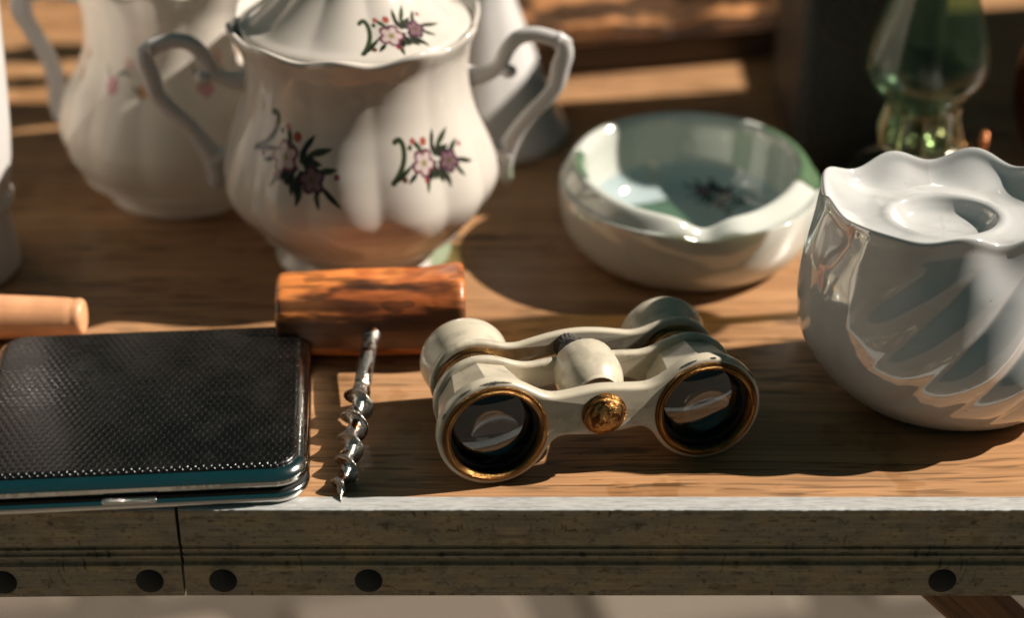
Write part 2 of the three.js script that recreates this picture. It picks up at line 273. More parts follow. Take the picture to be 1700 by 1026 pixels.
// ---------------------------------------------------------------- opera glasses
{
  const t = thing('opera_glasses', 'ivory white opera glasses with brass rims on the oak tabletop', 'opera glasses', [26, 17.0, -20.8], 0.215);
  t.rotation.order = 'YXZ'; t.rotation.x = -0.05;
  const S = 31.5;
  const plate = (R, hole, bar, yc, k, depth, bev, z, extra) => {
    const d = (x, y) => {
      const c = Math.hypot(Math.abs(x) - S, y) - R, bx = Math.abs(x) - S, by = Math.abs(y - yc(x)) - bar(x), b = Math.max(bx, by);
      const h = clamp(0.5 + 0.5 * (b - c) / k); return lerp(b, c, h) - k * h * (1 - h);
    };
    const top = [], bot = [], N = 150;
    for (let i = 0; i <= N; i++) {
      const x = -(S + R - 0.003) * Math.cos(PI * i / N);
      const find = (dir) => { let a = dir * 24, b = null; for (let y = dir * 24; dir * y > dir * (-dir * 24); y -= dir * 0.25) { if (d(x, y) < 0) { b = y; a = y + dir * 0.25; break; } } if (b === null) return 0; for (let q = 0; q < 22; q++) { const m = (a + b) / 2; if (d(x, m) < 0) b = m; else a = m; } return b; };
      top.push([x, find(1)]); bot.push([x, find(-1)]);
    }
    const s = new THREE.Shape([...bot, ...top.reverse().slice(1, -1)].map(([x, y]) => new THREE.Vector2(x, y)));
    for (const q of [-S, S]) { const h = new THREE.Path(); h.absarc(q, 0, hole, 0, TAU, true); s.holes.push(h); }
    const g = new THREE.ExtrudeGeometry(s, { depth, bevelEnabled: true, bevelThickness: bev, bevelSize: bev, bevelOffset: -bev, bevelSegments: 4, curveSegments: 48 });
    g.scale(mm, mm, mm); g.translate(0, 0, (z + bev) * mm); const p = g.attributes.position, uv = g.attributes.uv; for (let i = 0; i < p.count; i++) uv.setXY(i, p.getX(i) / 0.05, p.getY(i) / 0.05 + p.getZ(i) * 13);
    return crease(g, 0.7);
  };
  obj('front_bridge', plate(16.8, 13.5, (x) => 6.4 + 1.3 * gauss(x, 6), () => 3.2, 5, 2.4, 1.1, -4.6), ivory, t);
  obj('middle_bridge', plate(14.4, 11, (x) => 4.4, (x) => 4.6 + 2.6 * gauss(x, 16), 5, 1.0, 1.0, -22.5), ivory, t);
  obj('rear_bridge', plate(13.1, 10.2, (x) => 3.6, (x) => 4 + 5.6 * gauss(x, 15), 6, 1.0, 1.0, -35.5), ivory, t);
  for (const q of [-S, S]) {
    const brl = new THREE.CylinderGeometry(13 * mm, 16.1 * mm, 15.6 * mm, 10, 1, true).toNonIndexed(); brl.rotateX(-PI / 2); brl.rotateZ(0.1); brl.translate(q * mm, 0, -12.2 * mm); brl.computeVertexNormals(); { const q = brl.attributes.uv; for (let i = 0; i < q.count; i++) q.setXY(i, q.getX(i) * 1.8, q.getY(i) * 0.3 + q.getX(i)); }
    obj('barrel', brl, ivory, t);
    const ring = turned([[13.2, -9], [13.2, -0.4], [13.5, 0.35], [14.1, 0.55], [14.5, 0.2], [14.55, -0.55], [14.75, -0.7], [14.75, -2]], 96); ring.translate(q * mm, 0, 0.9 * mm);
    const r1 = obj('objective_ring', ring, brass, t);
    const kn = turned([[14.7, -0.75], [15.35, -0.7], [15.55, -1.0], [15.6, -2.2], [14.7, -2.25]].map((a) => a), 720, (f, r, k) => (k > 0 && k < 4 ? r - 0.22 * (Math.cos(f * 120) > 0 ? 1 : 0) : r)); kn.translate(q * mm, 0, 1.25 * mm);
    obj('knurled_band', kn, brass, r1);
    const lens = grid((u, v) => {                                  // biconvex glass
      const f = u * TAU, k = v < 0.5 ? v * 2 : 2 - v * 2, r = 12.9 * Math.sin(k * PI / 2), z = (v < 0.5 ? -1 : 1) * (0.35 + 2.0 * (1 - (r / 12.9) ** 2)); return [r * Math.cos(f) * mm, r * Math.sin(f) * mm, z * mm];
    }, 56, 40);
    lens.translate(q * mm, 0, -5.2 * mm); obj('lens', lens, lensGlass, t);
    const baffle = turned([[13.3, -2.6], [12.1, -2.7], [12.1, -3.3], [12.9, -7.5]], 56); baffle.translate(q * mm, 0, 0); obj('lens_seat', baffle, blackInside, t);
    const inner = turned([[13.1, -7.6], [11.4, -19], [10.2, -34], [9, -40], [4.5, -43.4], [0, -43.6]], 48); inner.translate(q * mm, 0, 0); obj('inner_tube', inner, blackInside, t);
    const tube = turned([[11.2, -20], [11.2, -34.5]], 56); tube.translate(q * mm, 0, 0); obj('draw_tube', tube, brass, t);
    const cup = turned([[10.6, -33.6], [10.9, -35.8], [11.3, -38], [12.2, -40.5], [13.2, -43], [13.75, -45.2], [13.85, -47], [13.5, -48.2], [12.6, -48.8], [8, -47.6], [5, -46.2], [0, -46.2]].flatMap((a, i, L) => i < L.length - 1 ? [a, [(a[0] + L[i + 1][0]) / 2, (a[1] + L[i + 1][1]) / 2]] : [a]), 72);
    cup.translate(q * mm, 0, 0); const c = cup.clone(); obj('eyecup', c, ivory, t);
    // worn-through paint along the lip
    const arcs = q < 0 ? [[1.25, 0.6, 0.75], [1.98, 0.26, 0.7], [2.6, 0.14, 0.6]] : [[1.75, 0.36, 0.75], [1.4, 0.14, 0.6], [0.5, 0.26, 0.65]];
    for (const [a0, da, w] of arcs) {
      const g = grid((u, v) => { const f = a0 + da * v, n = fbm(v * da * 40, 3, 5), ww = w * (0.3 + 1.1 * n) * Math.sqrt(Math.sin(PI * clamp(v, 0.01, 0.99))), th = u * TAU, r = 16.55 + 0.42 * ww * Math.cos(th); return [(q + r * Math.cos(f)) * mm, r * Math.sin(f) * mm, (-0.62 + ww * Math.sin(th)) * mm]; }, 8, 40);
      obj('paint_chip', g, chipMat, t);
    }
  }
  const cb = new THREE.LatheGeometry([[9.8, 0], [10, 5], [9.9, 8], [9.5, 10.4], [8.7, 12.8], [7.4, 14.8], [6.2, 16.2], [6.2, 18]].map(([r, h]) => new THREE.Vector2(r * mm, h * mm)), 28).toNonIndexed(); cb.rotateX(PI / 2); cb.rotateZ(0.2); cb.translate(0, 6.4 * mm, -21.5 * mm); cb.computeVertexNormals(); { const q = cb.attributes.uv; for (let i = 0; i < q.count; i++) q.setXY(i, q.getX(i) * 1.3, q.getY(i) * 0.35); }
  obj('focus_barrel', crease(cb, 0.5), ivory, t);
  const rod = turned([[3.6, -20], [3.6, -37.4], [0, -37.5]], 24); rod.translate(0, 7.6 * mm, 0); obj('focus_rod', rod, blackInside, t);
  const knob = turned([[6.3, -1.2], [6.6, -0.6], [6.6, 0.7], [6.1, 1.15], [5.7, 1.2], [5.5, 1.7], [4.9, 2.5], [3.8, 3.25], [2.4, 3.75], [1, 3.95], [0, 4]].reverse(), 432, (f, r, k) => (r > 6 ? r - 0.28 * (Math.cos(f * 54) > 0 ? 1 : 0) : r * (1 + 0.012 * Math.sin(f * 3 + k)))); knob.translate(0.6 * mm, 2.7 * mm, 0.2 * mm);
  obj('focus_knob', knob, brass, t);
  const rk = turned([[0, -29.2], [3.5, -29.3], [4.2, -30], [4.2, -33], [3.6, -33.6], [0, -33.6]], 60, (f, r, k) => (k > 1 && k < 4 ? r - 0.2 * (Math.cos(f * 20) > 0 ? 1 : 0) : r)); rk.translate(-2.5 * mm, 8.6 * mm, -0.4 * mm); obj('adjusting_screw', rk, chipMat, t);
}

// ---------------------------------------------------------------- cigarette case
{
  const t = thing('cigarette_case', 'black cigarette case with scale embossed lid and chrome edges', 'cigarette case', [-110.5, 0.75, -41.8], 0.08);
  const W = 99, D = 86;
  const slab = (w, d, r, h, bev, y) => { const g = new THREE.ExtrudeGeometry(rrect((w) * mm, (d) * mm, r * mm), { depth: (h - 2 * bev) * mm, bevelEnabled: true, bevelThickness: bev * mm, bevelSize: bev * mm, bevelOffset: -bev * mm, bevelSegments: 7, curveSegments: 16 }); g.rotateX(-PI / 2); g.translate(0, (y + bev) * mm, 0); const p = g.attributes.position, uv = g.attributes.uv; for (let i = 0; i < p.count; i++) uv.setXY(i, p.getX(i) / 0.1, p.getZ(i) / 0.1 + p.getY(i) * 5); return crease(g, 0.6); };
  obj('bottom_shell', slab(W, D, 10, 3.7, 1.8, 0), chrome, t);
  obj('seam', slab(W - 1.6, D - 1.6, 9.4, 1.2, 0.2, 3.3), blackInside, t);
  const lid = obj('lid', slab(W, D, 10, 6.6, 3.9, 4.0), chrome, t);
  const scaleTex = tex(1024, 1024, (u, v) => {                    // one tile: 16 x 16 scales
    const N = 16, x = u * N, y = v * N; let h = 0;
    for (let row = Math.floor(y) - 1; row <= Math.floor(y) + 2; row++) {
      const ox = (row & 1) * 0.5, cx = Math.round(x - ox) + ox, dx = x - cx, dy = (y - row);
      const d = Math.hypot(dx * 1.05, dy * 0.9);
      if (d < 0.62) { const e = sstep(0.62, 0.46, d) * (0.55 + 0.45 * (1 - d)) * (0.72 + 0.35 * dy + 0.0); h = Math.max(h, clamp(e)); }
    }
    return h;
  }, false);
  scaleTex.wrapS = scaleTex.wrapT = THREE.RepeatWrapping; scaleTex.repeat.set(1, 1);
  const pw = W - 6.6, pd = D - 6.6, R = 7;
  const panel = new THREE.ExtrudeGeometry(rrect(pw * mm, pd * mm, R * mm), { depth: 0.8 * mm, bevelEnabled: true, bevelThickness: 0.9 * mm, bevelSize: 1.5 * mm, bevelOffset: -1.5 * mm, bevelSegments: 5, curveSegments: 16 });
  panel.rotateX(-PI / 2); panel.translate(0, 10.1 * mm, 0);
  { const p = panel.attributes.position, uv = panel.attributes.uv; for (let i = 0; i < p.count; i++) uv.setXY(i, p.getX(i) / 0.036, -p.getZ(i) / 0.036); }
  const dust = tex(1024, 1024, (u, v) => { const a = fbm(u * 14, v * 14, 111), n = vnoise(u * 420, v * 420, 113), s = sstep(0.955, 0.985, n) * 0.3 + sstep(0.5, 0.8, a) * 0.05; return [0.035 + s * 0.6, 0.031 + s * 0.57, 0.026 + s * 0.52]; });
  dust.repeat.set(0.36, 0.36);
  const smudge = tex(512, 512, (u, v) => 0.5 + 0.22 * sstep(0.35, 0.7, fbm(u * 11, v * 13, 181)) + 0.25 * sstep(0.7, 0.8, fbm(u * 30 + v * 12, v * 60, 183, 2)), false); smudge.repeat.set(0.36, 0.36);
  obj('lid_panel', crease(panel, 0.7), phys({ map: dust, bumpMap: scaleTex, bumpScale: 0.00036, roughness: 0.46, roughnessMap: smudge, clearcoat: 0.2, clearcoatRoughness: 0.12 }), t);
  const clasp = new RoundedBoxGeometry(15.5 * mm, 1.7 * mm, 2.2 * mm, 3, 0.7 * mm); clasp.translate(-1 * mm, 3.9 * mm, (D / 2 + 0.1) * mm); obj('clasp', clasp, chrome, t);
}

// ---------------------------------------------------------------- corkscrew
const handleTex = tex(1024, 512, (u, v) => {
  const y = v + (fbm(u * 4, v * 5, 121) - 0.5) * 0.12, g = fbm(u * 4, y * 30, 123, 4), b = fbm(u * 3.5 + 4, y * 4.5, 125, 4), k = sstep(0.5, 0.66, b), kn = sstep(0.62, 0.76, fbm(u * 7, v * 22, 127, 3)); let t = 0.97 - 0.34 * (g - 0.4) - 0.22 * k - 0.22 * kn;
  const a = wrapA((v - 0.985) * TAU), st = sstep(0.0, 0.32, 0.62 - Math.abs(a) * 0.62 + 1.25 * (fbm(u * 3.2 + 2, v * 16, 171, 4) - 0.5)); t *= 1 - 0.5 * st;  // dark band along the front: burn stain mixed with painted shade
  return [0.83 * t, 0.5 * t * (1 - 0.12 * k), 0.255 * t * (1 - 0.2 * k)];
});
{
  const t = thing('corkscrew', 'old corkscrew with thick burnt orange wooden handle and steel screw', 'corkscrew', [-45.4, 0, -91.3], 0.05);
  const hp = [[0, -30], [10.6, -30], [11.9, -29.2], [12.2, -27.8], [12.5, -20], [13, -8], [13.1, 6], [13.2, 18], [13.9, 25], [14.2, 28.6], [13.6, 29.8], [11.5, 30.2], [0, 29.6]];
  const rows = profile(hp, 90, 0.1);
  const hg = grid((u, v) => { const [r0, x] = rows[Math.round(v * 90)], f = -u * TAU; const sq = 1 / Math.pow(Math.pow(Math.abs(Math.cos(f)), 2.7) + Math.pow(Math.abs(Math.sin(f)), 2.7), 1 / 2.7), n = 1 + 0.03 * (fbm(x / 9 + 8, 3 * Math.cos(f) + 9, 131) - 0.5), r = r0 * sq * n; return [x * mm, (13.6 + r * Math.sin(f)) * mm, r * Math.cos(f) * mm]; }, 64, 90);
  { const q = hg.attributes.uv; for (let i = 0; i < q.count; i++) q.setXY(i, q.getY(i), q.getX(i)); }
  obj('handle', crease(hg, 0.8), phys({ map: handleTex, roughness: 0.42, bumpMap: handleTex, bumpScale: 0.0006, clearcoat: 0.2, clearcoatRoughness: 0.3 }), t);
  const cap = turned([[0, 0.25], [6, 0.22], [11.4, 0.1], [12.2, -0.5]], 40, (f, r) => r / Math.pow(Math.pow(Math.abs(Math.cos(f)), 2.7) + Math.pow(Math.abs(Math.sin(f)), 2.7), 1 / 2.7)); cap.rotateY(PI / 2); cap.translate(30.2 * mm, 13.6 * mm, 0);
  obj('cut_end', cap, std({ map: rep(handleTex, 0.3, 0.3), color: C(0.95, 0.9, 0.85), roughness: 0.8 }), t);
  // screw: local axis along +z from the handle, sloping down to the table
  const sc = new THREE.Group(); sc.name = 'screw'; sc.position.set(0.4 * mm, 12.6 * mm, 12 * mm); sc.rotation.set(0.155, -0.115, 0, 'YXZ'); t.add(sc);
  const shaft = turned([[0.0, 27.6], [1.7, 27.6], [2.45, 26.6], [2.6, 22], [2.55, 12], [2.5, 4], [2.9, 2], [2.9, -0.5]], 28, (f, r, k) => r * (1 + 0.03 * Math.sin(3 * f + k))); obj('shaft', shaft, steel, sc);
  const L0 = 24, L1 = 73.5, turns = 5.2, N = 300;
  const Rz = (s) => 4.9 * (1 - 0.34 * s) * sstep(1.0, 0.9, s) * (0.35 + 0.65 * sstep(0, 0.08, s)) + 0.25, rc = (s) => lerp(2.2, 1.4, s) * sstep(1.02, 0.9, s) + 0.12;
  const flute = grid((u, v) => {                                   // thread cross-section swept along a helix
    const s = v, f = -s * turns * TAU + 0.6, z = lerp(L0, L1, s), R = Rz(s), c = rc(s);
    const sec = [[c * 0.7, -5], [c * 1.02, -4.2], [c * 1.2, -2.2], [lerp(c, R, 0.72), 0.1], [R * 0.97, 0.9], [R, 1.15], [R * 0.95, 1.4], [lerp(c, R, 0.35), 1.7], [c, 2.6], [c * 0.7, 5]], q = clamp(u) * (sec.length - 1), k = Math.min(sec.length - 2, Math.floor(q)), a = sec[k], b = sec[k + 1], w = q - k;
    const r = lerp(a[0], b[0], w), dz = lerp(a[1], b[1], w); return [r * Math.cos(f) * mm, r * Math.sin(f) * mm, (z + dz) * mm];
  }, 18, N, false);
  const core = turned([[0.1, L1 + 1], [0.9, L1 - 3], [1.2, L1 - 15], [1.5, L0]], 20); 
  obj('auger', mergeGeometries([flute.toNonIndexed(), core.index ? core.toNonIndexed() : core]), steel, sc);
}
{
  const t = thing('tool_handle', 'pale turned wooden tool handle lying behind black cigarette case', 'tool handle', [-179, 0, -98], 0.0);
  const hp = [[0, -42], [8, -42], [9.6, -40.5], [10.2, -30], [10.6, -10], [10.2, 10], [9.3, 26], [8.8, 33.5], [8.6, 35], [8.2, 35.5], [8.2, 36], [8.6, 36.6], [8.5, 38], [7.6, 39], [5, 39.4], [0, 39.4]], rows = profile(hp, 90, 0.1);
  const g = grid((u, v) => { const [r, x] = rows[Math.round(v * 90)], f = -u * TAU; return [x * mm, (7.75 + 0.72 * r * Math.sin(f)) * mm, 0.72 * r * Math.cos(f) * mm]; }, 48, 90);
  obj('grip', g, phys({ map: tex(512, 256, (u, v) => { const n = fbm(u * 30, v * 3, 141, 3), m = fbm(u * 5, v * 14, 143, 3), k = 0.97 - 0.12 * (n - 0.5) - 0.22 * (m - 0.4); return [0.86 * k, 0.62 * k, 0.45 * k]; }), roughness: 0.45 }), t);
}

// ---------------------------------------------------------------- sugar bowl
const lobe = (f, n) => Math.pow(Math.cos(n * f / 2) ** 2 + 0.02, 0.55) - 0.65;
const bodyPts = [[0, 2.2], [22, 2.2], [28.5, 0.5], [30.6, 0], [31.2, 1.2], [29.6, 3.8], [28.2, 6.4], [29.6, 8.8], [34.4, 11.6], [36.6, 13.2], [37, 14.8], [40, 18.4], [45.2, 25], [47.4, 31], [47, 37], [44.4, 46], [41, 55], [38.8, 62], [38, 68], [38, 74], [39, 80], [41.3, 85], [42.2, 87.4], [41.6, 88.4], [40.2, 87.6], [37, 80], [36, 70], [38, 58], [42, 42], [44, 30], [38, 16], [20, 9], [0, 8]];
const bodyShape = (n, rot, wave = 10) => (f, r, h, v) => {
  const out = v < 0.6 ? 1 : 0.5, A = 0.03 * sstep(7, 26, h) * (1 - 0.72 * sstep(40, 62, h)) + 0.006 * sstep(0, 6, h);
  const rim = sstep(78, 87, h), w = Math.cos(wave * (f + rot));
  return [r * (1 + out * A * lobe(f + rot, n) + rim * 0.028 * w), h + rim * 1.3 * w];
};
const handlePts = (k, z = 0) => [[35.5, 66.5], [40, 66], [45, 67.2], [48.5, 69.8], [51, 75], [55, 79.6], [60, 80.8], [66, 79.4], [70, 77.4], [70.8, 74], [69.4, 68.5], [68, 62], [65, 57.5], [59, 51], [53.8, 43.5], [50.8, 36.5], [50.2, 31], [51, 24.5]].map(([x, y]) => [k * x, y, z]);
function porcelainHandle(k, parent, mat) {
  const g = sweep(handlePts(k), (v) => { const e = sstep(1, 0.97, v) * 0.8 + 0.2, b = 1 + 0.22 * gauss(v - 0.5, 0.05) + 0.5 * sstep(0.12, 0, v) + 0.22 * gauss(v - 0.86, 0.05); return [1.7 * b * e, 2.7 * b * e]; }, 110, 18);
  const curl = new THREE.SphereGeometry(1, 20, 14); curl.scale(3.0 * mm, 2.4 * mm, 3.0 * mm); curl.translate(k * 51.5 * mm, 67.6 * mm, 0);
  const join = sweep([[k * 44, 39.5, 0], [k * 49, 37.5, 0], [k * 51.5, 35, 0]], () => [2.4, 3.0], 16, 14), spur = sweep([[k * 68, 78.6, 0], [k * 71, 77.6, 0], [k * 72.6, 76.8, 0]], (v) => [2.3 - 1.2 * v, 3.3 - 1.6 * v], 12, 14);
  return obj('handle', mergeGeometries([g, curl, join, spur]), mat, parent);
}
const GROUND = '#dcd5ca';
{
  const t = thing('sugar_bowl', 'white porcelain sugar bowl with lid, two handles and dark flower sprays', 'sugar bowl', [-52.8, 0, -160], 0.05);
  const NV = 220, v0 = rowAt(bodyPts, NV, ([r, h], j) => j > 20 && h > 30.5), vv = rowAt(bodyPts, NV, ([r, h], j) => j > 20 && h > 50), Hpx = 1024, Wpx = 2048;
  const pxPerMmV = (vv - v0) * Hpx / 20.3, sx = (Wpx / (TAU * 46)) / pxPerMmV;
  const vy = (h) => (1 - rowAt(bodyPts, NV, ([r, hh], j) => j > 20 && hh > h)) * Hpx, ux = (deg) => (deg / 360 + 0.5) * Wpx;
  const map = print(Wpx, Hpx, GROUND, (c) => { spray(c, ux(-27), vy(52), pxPerMmV * 1.18, 0.3, sx); spray(c, ux(37), vy(51), pxPerMmV * 1.0, -0.02, sx); spray(c, ux(152), vy(52), pxPerMmV, 0.1, sx); spray(c, ux(-146), vy(52), pxPerMmV, 0.1, sx); });
  const mat = porcelain(map);
  obj('bowl', vessel(bodyPts, bodyShape(12, 0.1), 288, NV), mat, t);
  for (const k of [-1, 1]) porcelainHandle(k, t, plainPorcelain);
  const lidPts = [[34, 82.5], [38, 85.2], [39, 86.4], [38.2, 87.6], [34.6, 89.6], [29.4, 93.6], [22.5, 100], [15.8, 107.6], [9.6, 113], [6.6, 116], [7.2, 119], [9.6, 122], [10.2, 126], [7.6, 130.4], [3, 132.6], [0, 133]];
  const lv = (h) => (1 - rowAt(lidPts, 160, ([r, hh], j) => j > 8 && hh > h)) * 512;
  const lmap = print(2048, 512, GROUND, (c) => { c.save(); spray(c, (31 / 360 + 0.5) * 2048, lv(93), 512 / 90, -0.22, 1.6); spray(c, (-149 / 360 + 0.5) * 2048, lv(93), 512 / 82, 0, 1.55); c.restore(); });
  obj('lid', vessel(lidPts, (f, r, h) => [r * (1 + 0.03 * sstep(86, 92, h) * sstep(118, 104, h) * (lobe(f + 0.1, 10)) * 1.6), h], 200, 160), porcelain(lmap), t);
}

// ---------------------------------------------------------------- cream jug behind it
{
  const t = thing('cream_jug', 'white porcelain cream jug with faded pink and orange sprigs', 'jug', [-124.5, 0, -211], 0.1);
  const pts = [[0, 2.2], [20, 2.2], [25.4, 0.4], [27, 0], [27.8, 1.4], [27.2, 4.4], [28.4, 6.4], [33.6, 8.8], [36.6, 10.8], [36.8, 12.8], [38, 15], [41.6, 21.6], [43, 29], [41.6, 36], [38.6, 44], [34.2, 52], [31.4, 60], [30.6, 68], [31.2, 77], [33.6, 85], [34.8, 88.6], [34.4, 89.4], [33.6, 89]], NV = 200;
  const vy = (h) => (1 - rowAt(pts, NV, ([r, hh], j) => j > 20 && hh > h)) * 1024, ux = (deg) => (deg / 360 + 0.5) * 2048, s = (vy(30) - vy(50)) / 20.5, sx = 2048 / (TAU * 42) / s;
  const map = print(2048, 1024, GROUND, (c) => { palePosy(c, ux(-26), vy(56), s, sx); palePosy(c, ux(34), vy(56), s * 1.1, sx); palePosy(c, ux(-80), vy(56), s, sx); palePosy(c, ux(120), vy(56), s, sx); });
  const base0 = bodyShape(12, 0.0), base = (f, r, h, v) => base0(f, r, h, Math.min(v, 0.5));
  obj('body', vessel(pts, (f, r, h, v) => { const [r1, h1] = base(f, r, h, v), sp = sstep(62, 88, h) * gauss(wrapA(f - 1.5), 0.32); return [r1 + 11 * sp, h1 + 3 * sp]; }, 240, NV), porcelain(map, { color: C(0.9, 0.89, 0.88), transmission: 0.24, thickness: 0, roughness: 0.9, clearcoat: 1, clearcoatRoughness: 0.1 }), t);
  obj('handle', sweep([[-31, 78, 0], [-37, 80, 0], [-44, 80.6, 0], [-50.5, 78.5, 0], [-52, 74, 0], [-50, 67.5, 0], [-46.6, 60, 0], [-43.8, 52, 0], [-42.8, 44, 0], [-43.4, 37, 0], [-42.4, 31, 0]], (v) => [2.3 + 0.5 * gauss(v - 0.36, 0.04), 3.3 + 0.8 * gauss(v - 0.36, 0.04)], 90, 16), plainPorcelain, t);
}

// ---------------------------------------------------------------- ashtray bowl
{
  const t = thing('ashtray', 'round pearly ashtray bowl with pinched rest in its rim', 'ashtray', [62.5, 0, -163], 0.0);
  const pts = [[0, 1.6], [22, 1.4], [29, 0.3], [32, 0], [36, 1.2], [41, 5.4], [44.2, 11], [45.6, 17.5], [46, 23.5], [45.4, 28], [44, 31], [42.2, 32.8], [40.4, 33], [39, 31.8], [38, 29], [37, 24], [35, 17], [31, 10.5], [22, 6.6], [10, 5], [0, 4.8]], NV = 180;
  const notches = [0.04], vIn = rowAt(pts, NV, ([r, h], j) => j > 90 && r < 33.8);
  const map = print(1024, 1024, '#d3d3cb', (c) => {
    const y = (v) => (1 - v) * 1024; c.fillStyle = '#b3c0c3'; c.fillRect(0, 0, 1024, y(vIn - 0.02));  // inside filled bluer: sky-tinted shade put into the glaze colour
    const px = (r, deg) => [(deg / 360 + 0.5) * 1024, y(rowAt(pts, NV, ([q], j) => j > 100 && q < r))];
    { const [x, yy] = px(27, 153); c.save(); spray(c, x, yy, 5.2, 0, 0.9); c.restore(); }
    { const [x, yy] = px(34.4, -160); c.strokeStyle = '#c9b48c'; c.lineWidth = 3; for (let k = 0; k < 5; k++) { c.beginPath(); c.arc(x + (k % 2) * 10 - 5, yy + k * 12 - 30, 6, 0.5, 5); c.stroke(); } }
  });
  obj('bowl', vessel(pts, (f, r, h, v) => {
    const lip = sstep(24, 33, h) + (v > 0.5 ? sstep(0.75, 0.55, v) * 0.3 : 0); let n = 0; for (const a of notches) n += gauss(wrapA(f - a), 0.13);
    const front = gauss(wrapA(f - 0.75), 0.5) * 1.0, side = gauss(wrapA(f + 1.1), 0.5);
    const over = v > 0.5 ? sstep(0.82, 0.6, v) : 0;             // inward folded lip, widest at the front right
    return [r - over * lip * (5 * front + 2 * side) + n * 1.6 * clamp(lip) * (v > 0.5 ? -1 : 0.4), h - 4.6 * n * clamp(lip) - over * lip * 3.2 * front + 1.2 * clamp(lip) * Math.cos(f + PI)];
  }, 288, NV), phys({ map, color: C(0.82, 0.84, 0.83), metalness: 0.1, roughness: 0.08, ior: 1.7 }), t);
}

// ---------------------------------------------------------------- twisted pot on the right
{
  const t = thing('twisted_pot', 'squat white lustre pot with twisted ribs and wavy dished top', 'pot', [136.5, 0, -63], 0);
  const pts = [[0, 1.5], [18, 1.5], [22, 0.3], [24.5, 0], [27.5, 0.9], [34, 5], [40.5, 11.5], [44.6, 18.5], [46.6, 25.5], [46, 33], [44, 42], [41.4, 51], [39, 59], [37.6, 65], [37.4, 68], [36.8, 69], [35.8, 68.4], [34, 66], [30, 63.6], [25, 62.2], [20, 62.4], [17.4, 63], [15.8, 62.6], [14.2, 60.6], [12, 58.6], [8, 57.6], [0, 57.4]];
  const vTop = rowAt(pts, 260, ([r, h]) => h >= 68.8);
  obj('body', vessel(pts, (f, r, h, v) => {
    const rib = sstep(5, 17, h) * sstep(62, 48, h) * (v < vTop ? 1 : 0), ph = 15 * (f - (h - 30) * 0.024), side = sstep(-0.95, -0.35, f) * sstep(2.6, 2.0, f), fl = 1 - 0.85 * gauss(wrapA(f + 0.75), 0.42), c = Math.abs(Math.cos(ph / 2));
    const rim = v < vTop ? sstep(50, 68, h) : sstep(24, 35.5, r), w = fl * Math.cos(9 * f + 0.2), w2 = Math.cos(2 * f + 1.4);
    return [r * (1 + rib * side * 0.052 * (Math.pow(c * c + 0.01, 0.5) - 0.7) + rim * (0.02 * w + 0.045 * Math.cos(4 * f + 2.6))), h + rim * (1.7 * w + 0.6 * w2), -8 * sstep(8, 62, h)];
  }, 360, 260).scale(1, 1, 0.83), lustre, t);
}

// ---------------------------------------------------------------- conical candle stand behind the sugar bowl
{
  const t = thing('candle_stand', 'white porcelain candle stand with conical foot and added shading top behind sugar bowl', 'candle stand', [-12, 0, -262]);
  const pts = [[0, 2], [26, 1.6], [32, 0.3], [34, 0], [35, 1.2], [34.6, 3], [31.4, 9], [26.8, 20], [21, 35], [15.6, 50], [11.6, 62], [10, 74], [12, 84], [20, 96], [28, 112], [31, 130], [30, 148], [28.6, 150], [27, 148], [27, 130], [22, 110], [0, 100]];  // flared top above the frame added to shade the table at left
  obj('stand', vessel(pts, (f, r, h) => [r * (1 + 0.018 * lobe(f, 8)), h], 160, 140), porcelain(), t);
}
for (const [z, k, lab] of [[-374, 1, 'brass candlestick added unseen behind sugar bowl for its shadow, farthest of its row'], [-341, 0.55, 'thin brass candlestick added unseen behind sugar bowl for its shadow, between two thicker ones'], [-305, 1.25, 'stout brass candlestick added unseen behind sugar bowl for its shadow, nearest to it']]) {  // added out of sight to throw shadow stripes on the table
  const t = thing('candlestick', lab, 'candlestick', [-45, 0, z], 0, 'unseen shade candlesticks behind the sugar bowl');
  obj('stick', vessel([[0, 1], [12, 0.6], [14, 0], [14.6, 1.6], [13, 5], [10.6, 10], [10, 24], [10.6, 60], [10, 100], [10.6, 126], [12.4, 132], [12, 133], [9, 130], [0, 128]].map(([r, h]) => [r * k, h]), null, 48, 80), brass, t);
  obj('candle', vessel([[0, 128.2], [8, 128.2], [8, 150], [7.6, 168], [6.5, 170], [0, 170.5]].map(([r, h]) => [r * k, h]), null, 36, 40), std({ color: C(0.62, 0.55, 0.42), roughness: 0.6 }), t);
}
// ---------------------------------------------------------------- slender vase cut by the frame
{
  const t = thing('bud_vase', 'tall flaring white porcelain vase with ringed foot beside cream jug', 'vase', [-195, 0, -145]);
  const pts = [[0, 1], [18, 0.8], [21.4, 0], [22.8, 1.4], [22.9, 5], [22.4, 12], [21.6, 20], [21.7, 24], [23.2, 26], [23.4, 28], [22.6, 30], [24, 38], [25.4, 52], [26.6, 74], [27.6, 98], [28.6, 112], [29, 116], [28, 116.4], [26, 98], [24, 60], [20, 40], [0, 34]];
  obj('body', vessel(pts, (f, r, h) => [r, h], 96, 140), porcelain(), t);
}
